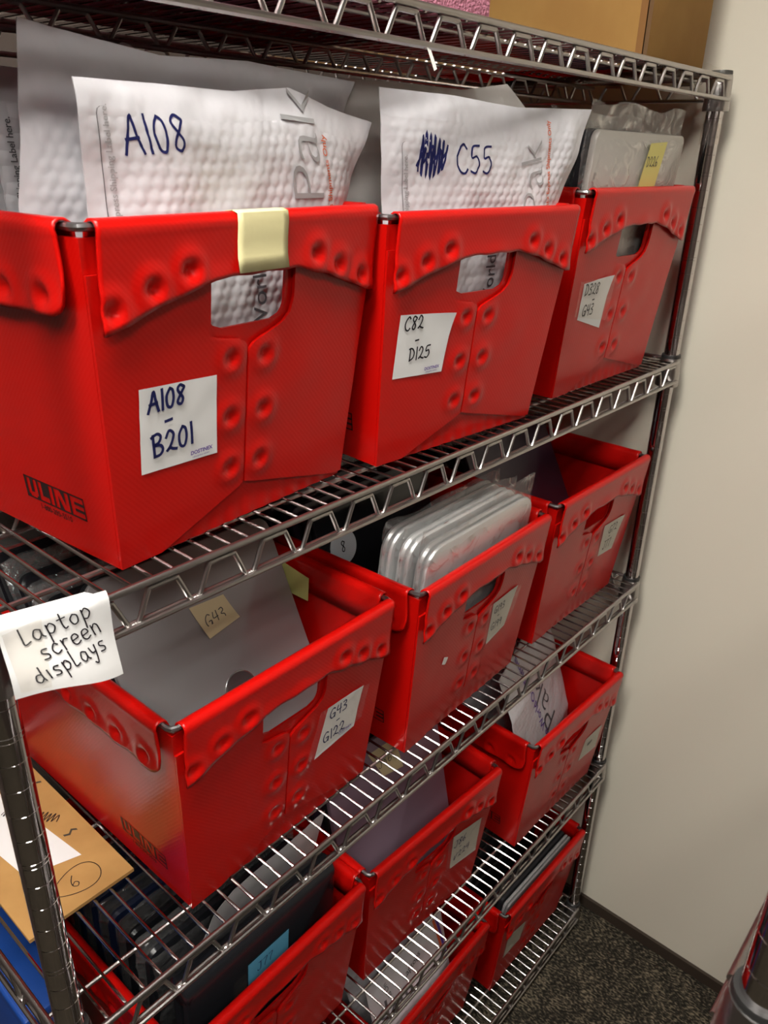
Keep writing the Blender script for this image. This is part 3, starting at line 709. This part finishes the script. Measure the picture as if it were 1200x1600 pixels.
def laptop(label, x, y, z, w, h, t, lean=0, yaw=0, lid=BLACKLID, base=BLACKMATT, rc=.014, e=.004, bag=0, seed=0, group='laptops standing in the totes', badge=None, roll=0):
    L = thing('laptop', label, 'laptop', (x, y, z), yaw, group, -lean); L.rotation_mode = 'XYZ'
    mb = MB(); mb.rslab(w, h, t*.42, rc, e*.8, 0); mb.build('lid', lid, L)
    mb = MB(); mb.rslab(w, h, t*.54, rc, e, t*.46); mb.build('base', base, L)
    for s in (-1, 1):
        mb = MB(); mb.tube([(s*w*.30-.02, t*.43, .004), (s*w*.30+.02, t*.43, .004)], .0034, 8); mb.build('hinge', base, L)
    if roll:
        mb = MB(); c = [(-w/2, .6), (-w/2+.001, .85), (-w/2+.004, 1), (w/2-.004, 1), (w/2-.001, .85), (w/2, .6)]
        o = len(mb.v)
        mb.lathe([(roll*k, x_) for x_, k in c], 28); mb.v = [(p[2], roll*.92+p[0]*.92, h-roll*.5+p[1]) for p in mb.v]; mb.build('hinge_barrel', BLACKLID, L)
    if badge:
        bx, bz, r = badge
        mb = MB(); pr = [(.0001, -.0004), (r, -.0004), (r+.0012, 0), (r, .0008), (r-.002, .0006), (.0001, .0006)]
        o = len(mb.v); mb.lathe(pr[::-1], 32); mb.v = [(bx+a, -c, bz+b) for a, b, c in mb.v]; mb.build('round_badge', BADGE, L)
    if bag:
        b = bag_mesh(w+.012, h+bag, t+.002, -.001, seed, .0045, bag).build('clear_bag', BAG, L, True, 80); tag(b, 'clear plastic bag around the laptop')
    return L
z2, z3, z4, z5 = TZ[2]+.005, TZ[3]+.005, TZ[4]+.005, TZ[5]+.005
# C: bagged grey laptop in front, dark bagged ones behind
L = laptop('grey laptop in a clear bag with a yellow note, standing in the upper right tote', .951, .031, z2, .272, .342, .024, -.085, 0, GREYBAG, BLACKMATT, .012, .003, .030, 3.3)
p = note_on(L, 'sticky_note', [(.012, .330), (.065, .333), (.053, .268), (-.003, .262)], -.004, YELLOW, [('D226', .011, .300, .013, .05)]); tag(p, 'yellow sticky note')
for i in range(4):
    laptop(['dark bagged laptop right behind the grey one in the upper right tote', 'second dark bagged laptop behind the grey one, upper right tote', 'third dark bagged laptop behind the grey one, upper right tote', 'rearmost dark bagged laptop in the upper right tote'][i],
           .934-.002*i, .072+.046*i, z2, .252, .335-.006*i, .030, -.06, 0, BLUEBLACK if i % 2 else BLACKLID, BLACKMATT, .014, .006, .028 if i < 2 else 0, 5.1+i)
# D: grey lid leaning back, black bagged ones behind it
L = laptop('large grey laptop lid with a round badge and a faded note, leaning in its tote', .297, .046, z3+.012, .254, .345, .024, .46, 0, GREYLID, BLACKMATT, .016, .004, badge=(.010, .160, .021))
p = note_on(L, 'sticky_note', [(-.020, .276), (.029, .274), (.038, .241), (-.010, .233)], -.0006, TAN, [('G43', -.006, .245, .015, .06)], curl=.004); tag(p, 'faded paper note')
for i in range(4):
    laptop(['black bagged laptop next behind the grey lid', 'second black bagged laptop behind the grey lid', 'third black bagged laptop behind the grey lid', 'rearmost black bagged laptop behind the grey lid'][i],
           .288-.002*i, .090+.056*i, z3+.014, .250, .285+.008*i, .034, .47, 0, BLACKLID, BLACKMATT, .016, .012, .02, 7.7+i)
# E: silver bagged along the front, dark lids leaning behind
for i in range(3):
    laptop(['silver bagged laptop at the very front of its tote, bag corner sticking up', 'silver bagged laptop, middle one of the three along the tote front', 'silver bagged laptop, farthest back of the three along the tote front'][i],
           .640-.003*i, .036+.027*i, z3+.004, .258, .302+.004*i, .020, -.11, math.radians(1.6), SILVER, SILVER, .03, .007, .026 if i == 0 else .012, 12.2+i)
L = laptop('dark laptop with a round numbered sticker behind the silver bagged laptops', .632, .128, z3+.010, .252, .29, .026, .25, 0, BLACKLID, BLACKMATT, .014, .004)
mb = MB(); mb.lathe([(.0001, 0), (.026, 0), (.026, .0006), (.0001, .0006)], 32); mb.v = [(-.080+a, -.0012-c, .230+b) for a, b, c in mb.v]; s_ = mb.build('round_sticker', STICKERWHITE, L); tag(s_, 'round pale sticker')
handwrite('handwriting', [('8', -.085, .223, .016, 0)], lambda u, v, o=0: Vector((u, -.002-o, v)), INKBLACK, s_, .0016)
for i in range(3):
    laptop(['dark laptop directly behind the one with the round sticker', 'second dark laptop behind the one with the round sticker', 'rearmost dark laptop in the silver laptop tote'][i],
           .632, .175+.052*i, z3+.010, .250, .285, .03, .25, 0, DARKLID, BLACKMATT, .014, .005, .02 if i else 0, 14.+i)
# F
laptop('dark plum laptop leaning back in the tote beside the right post', .978, .044, z3+.012, .256, .335, .022, .48, 0, DARKLID, BLACKMATT, .012, .003)
for i in range(3):
    laptop(['bagged black laptop behind the dark plum one', 'second bagged black laptop behind the dark plum one', 'rearmost bagged laptop behind the dark plum one'][i], .976-.004*i, .092+.060*i, z3+.014, .250, .33-.02*i, .03, .46, 0, BLACKLID, BLACKMATT, .014, .006, .022, 17.3+i)
# G: round-edged black laptops upright
for i in range(6):
    y = .054+.043*i+(.036 if i > 0 else 0)
    L = laptop(['front black laptop with a thick rounded edge and a blue note', 'black bagged laptop just behind the white mailer in the lower left tote', 'black bagged laptop, second behind the white mailer', 'bagged blue-black laptop, third behind the white mailer', 'bagged blue-black laptop, fourth behind the white mailer', 'rearmost bagged laptop of the lower left tote'][i],
               .267, y, z4, .254, .303-.004*i, .034, -.045, math.radians(.8), BLACKLID if i < 3 else BLUEBLACK, BLACKLID if i < 2 else BLACKMATT, .016, .0165, .018 if i > 0 else 0, 21.+i, roll=.0205 if i == 0 else 0)
    if i == 0:
        p = note_on(L, 'sticky_note', [(-.035, .265), (.035, .265), (.034, .215), (-.036, .215)], -.0008, BLUENOTE, [('J77', -.020, .238, .015, 0)], INK); tag(p, 'blue sticky note')
# H
L = laptop('purple-grey laptop lid with a faded paper note, leaning in the lower middle tote', .590, .052, z4+.006, .258, .362, .024, .226, math.radians(-2), PURPLELID, BLACKMATT, .014, .004)
p = note_on(L, 'sticky_note', [(-.040, .345), (.022, .343), (.030, .285), (-.016, .293)], -.0008, TAN, [('J86', -.022, .309, .017, .05)], curl=.002); tag(p, 'faded paper note')
for i in range(3):
    laptop(['black laptop behind the purple-grey lid', 'second black laptop behind the purple-grey lid', 'rearmost black laptop behind the purple-grey lid'][i], .590, .100+.055*i, z4+.006, .250, .315-.01*i, .03, .226, math.radians(-2), DARKLID, BLACKMATT, .014, .006, .016 if i else 0, 31.+i)
# K
laptop('light grey laptop standing at the front of the lowest right tote', .990, .041, z5, .256, .265, .013, -.118, math.radians(-.8), MIDGREY, MIDGREY, .012, .006)
laptop('black laptop standing behind the light grey one in the lowest right tote', .990, .0555, z5, .254, .270, .030, -.118, math.radians(-.8), BLACKMATT, BLACKMATT, .012, .008)
for i in range(3):
    laptop(['bagged dark laptop third from the front of the lowest right tote', 'bagged dark laptop fourth from the front of the lowest right tote', 'rearmost bagged laptop of the lowest right tote'][i], .989, .108+.05*i, z5, .250, .255, .03, -.06, 0, BLACKMATT, BLACKMATT, .014, .008, .016 if i else 0, 41.+i)
# L
for i in range(4):
    laptop(['front black laptop in the far left tote of the lowest shelf', 'second black laptop in the far left tote of the lowest shelf', 'third black laptop in the far left tote of the lowest shelf', 'rearmost black laptop in the far left tote of the lowest shelf'][i], .27, .052+.06*i, z5, .250, .285, .034, .0, 0, BLACKLID, BLACKMATT, .014, .012, .016 if i else 0, 51.+i)
# yellow note stuck inside the right wall of tote D
at = lambda u, v, o=0: Vector((tw(v)/2-.0098-o, u, v))
p = quad_sheet('sticky_note', [(.150, .262), (.098, .255), (.098, .222), (.150, .222)], at, YELLOW, T['D'], .0016, 5); tag(p, 'yellow note stuck inside the right wall')

# ------------------------------------------------------------------ things on the top shelf
zt = SZ[0]+.002
t = thing('cardboard_box', 'brown cardboard box on the top shelf at the right end', 'box', (.925, .012, zt), math.radians(0))
mb = MB(); mb.rslab(.205, .26, .37, .003, .002, 0); mb.v = [(a+.1025, b, c) for a, b, c in mb.v]; mb.build('carton', BOXCARD, t)
mb = MB(); mb.box((-.0006, .0004, .004), (.0125, -.0006, .256)); mb.box((-.0006, -.0006, .004), (.0004, .010, .256)); mb.build('corner_tape', CARDTAPE, t, False)
mb = MB(); mb.lathe([(.0001, 0), (.0045, 0), (.0045, .0006), (.0001, .0006)], 20); mb.v = [(.085+a*.8, -c, .105+b) for a, b, c in mb.v]; mb.build('printed_ring', PRINTDARK, t)
t = thing('foam_block', 'pink foam slab lying on the top shelf left of the cardboard box', 'foam', (.30, .012, zt))
mb = MB(); mb.rslab(.56, .085, .36, .006, .004, 0, 4); mb.build('slab', FOAM, t)
# scraps of tape and wrap left on the shelf frame
at = lambda u, v, o=0: Vector((u, -.0205-o, v))
q = quad_sheet('paper_scrap', [(.440, 1.803), (.447, 1.800), (.453, 1.786), (.449, 1.784)], at, SCRAP, None, 0, 4, lambda a, b: .003*(1-b)); tag(q, 'tiny white paper scrap hanging under the top shelf edge', 'scrap')
q = quad_sheet('tape_shred', [(1.060, 1.842), (1.150, 1.839), (1.155, 1.827), (1.062, 1.835)], at, TAPE, None, .0008, 8, lambda a, b: .002*math.sin(a*14), .003); tag(q, 'shred of clear tape on the top shelf edge by the right post', 'tape')
def post_tape(z, h):
    mb = MB(); P = []
    for k in range(25):
        a = 2*math.pi*k/24; r = .0146+.0010*noise.noise(Vector((a*3, z*9, 1)))
        P.append([(r*math.cos(a), r*math.sin(a), z+v+.003*noise.noise(Vector((math.cos(a)*2, math.sin(a)*2+v*30, z*7)))) for v in (-h/2, -h/6, h/6, h/2)])
    mb.grid(P); return mb
m_ = post_tape(0, .030); q = m_.build('tape_wrap', TAPE); q.location = (PW, 0, 1.756); tag(q, 'clear tape wound round the right post below the top shelf', 'tape')

# ------------------------------------------------------------------ paper sign, cardboard sheet, blue file box
def sign():
    c = Vector((.002, -.0225, 0)); P = []
    x0, x1 = .000, .0815
    def at(u, v, o=0):               # u to the right, v up from the lower edge
        a, b = u/.0815, v/.072
        y = -.0235-.006*math.sin(a*3.0)*(1-b)-.004*(1-b)-.003*math.sin(b*6+a*2)*.5
        z = lerp(1.362, 1.345, a)+v*lerp(.86, .97, a)+.003*math.sin(a*5)*(1-b)
        x = u+.0005+.001*(1-b)
        if b > .88:                  # the top edge folds back over the shelf rail
            k = (b-.88)/.12; y += .009*k*k*(1 if a < .85 else .3)
        return Vector((x, y-o, z))
    N = 24
    mb = MB(); mb.grid([[at(.0815*i/N, .072*j/N) for i in range(N+1)] for j in range(N+1)])
    o = mb.build('paper_sign', PAPER)
    tag(o, 'white handwritten paper sign taped to the shelf corner at the left post', 'sign')
    handwrite('handwriting', [('laptop', .0150, .0450, .0158, .20), ('screen', .0250, .0285, .0152, .26), ('displays', .0165, .0095, .0138, .28)], at, INKBLACK, o, .0012, .0008)
    tp = [(0.002, .060), (.030, .066), (.024, .004), (.004, .006)]
    quad_sheet('clear_tape', tp, at, TAPE, o, .0012, 6)
sign()
t = thing('cardboard_sheet', 'brown cardboard flat with a white label, lying left of the grey lid tote', 'cardboard', (.016, .114, SZ[2]+.0022))
mb = MB(); mb.box((0, 0, 0), (.122, .29, .0045)); mb.build('panel', CARD, t, False)
at = lambda u, v, o=0: Vector((u, v, .0046+o))
p = quad_sheet('paper_label', [(.010, .285), (.068, .255), (.092, .060), (.034, .078)], at, PAPER, t, .0004, 6); tag(p, 'white paper label')
handwrite('handwriting', [('~~', .060, .175, .026, -1.05), ('~~', .052, .182, .020, -1.0), ('~', .020, .26, .022, -.7)], at, INKBLACK, p, .0010, .0010)
handwrite('marker_number', [('6', .064, .024, .017, .10)], at, INKBLACK, t, .0010, .0004)
mb = MB(); pts = [(.070+.027*math.cos(a), .032+.018*math.sin(a)+.003*math.sin(2*a), 0) for a in frange(.3, 6.9, 40)]
A = []; B = []
for i, q in enumerate(pts):
    d = Vector((q[0]-.070, q[1]-.032, 0)).normalized()*.0005; A.append(at(q[0]+d.x, q[1]+d.y, .0004)); B.append(at(q[0]-d.x, q[1]-d.y, .0004))
mb.grid([A, B]); mb.build('marker_circle', INKBLACK, t, False)
mb = MB()
for (u, v, s) in ((.100, .095, 1), (.104, .20, 1.6)):
    L = [(u-.008*s, v+.004), (u-.002*s, v+.001), (u+.003*s, v+.006), (u+.008*s, v+.002)]
    mb.grid([[at(a, b, .0004) for a, b in L], [at(a, b+.0035, .0004) for a, b in L]])
mb.build('torn_mark', mat('torn_fibre', (.06, .045, .03), .9), t, False)
t = thing('file_box', 'blue plastic file box at the left end, behind the left post', 'box', (.036, .170, TZ[4]))
mb = MB(); mb.rslab(.056, .27, .24, .004, .003, 0); mb.build('case', BLUE, t)
mb = MB(); mb.rslab(.060, .020, .244, .004, .003, -.002); mb.v = [(a, b, c+.262) for a, b, c in mb.v]; mb.build('lid', BLUE, t)
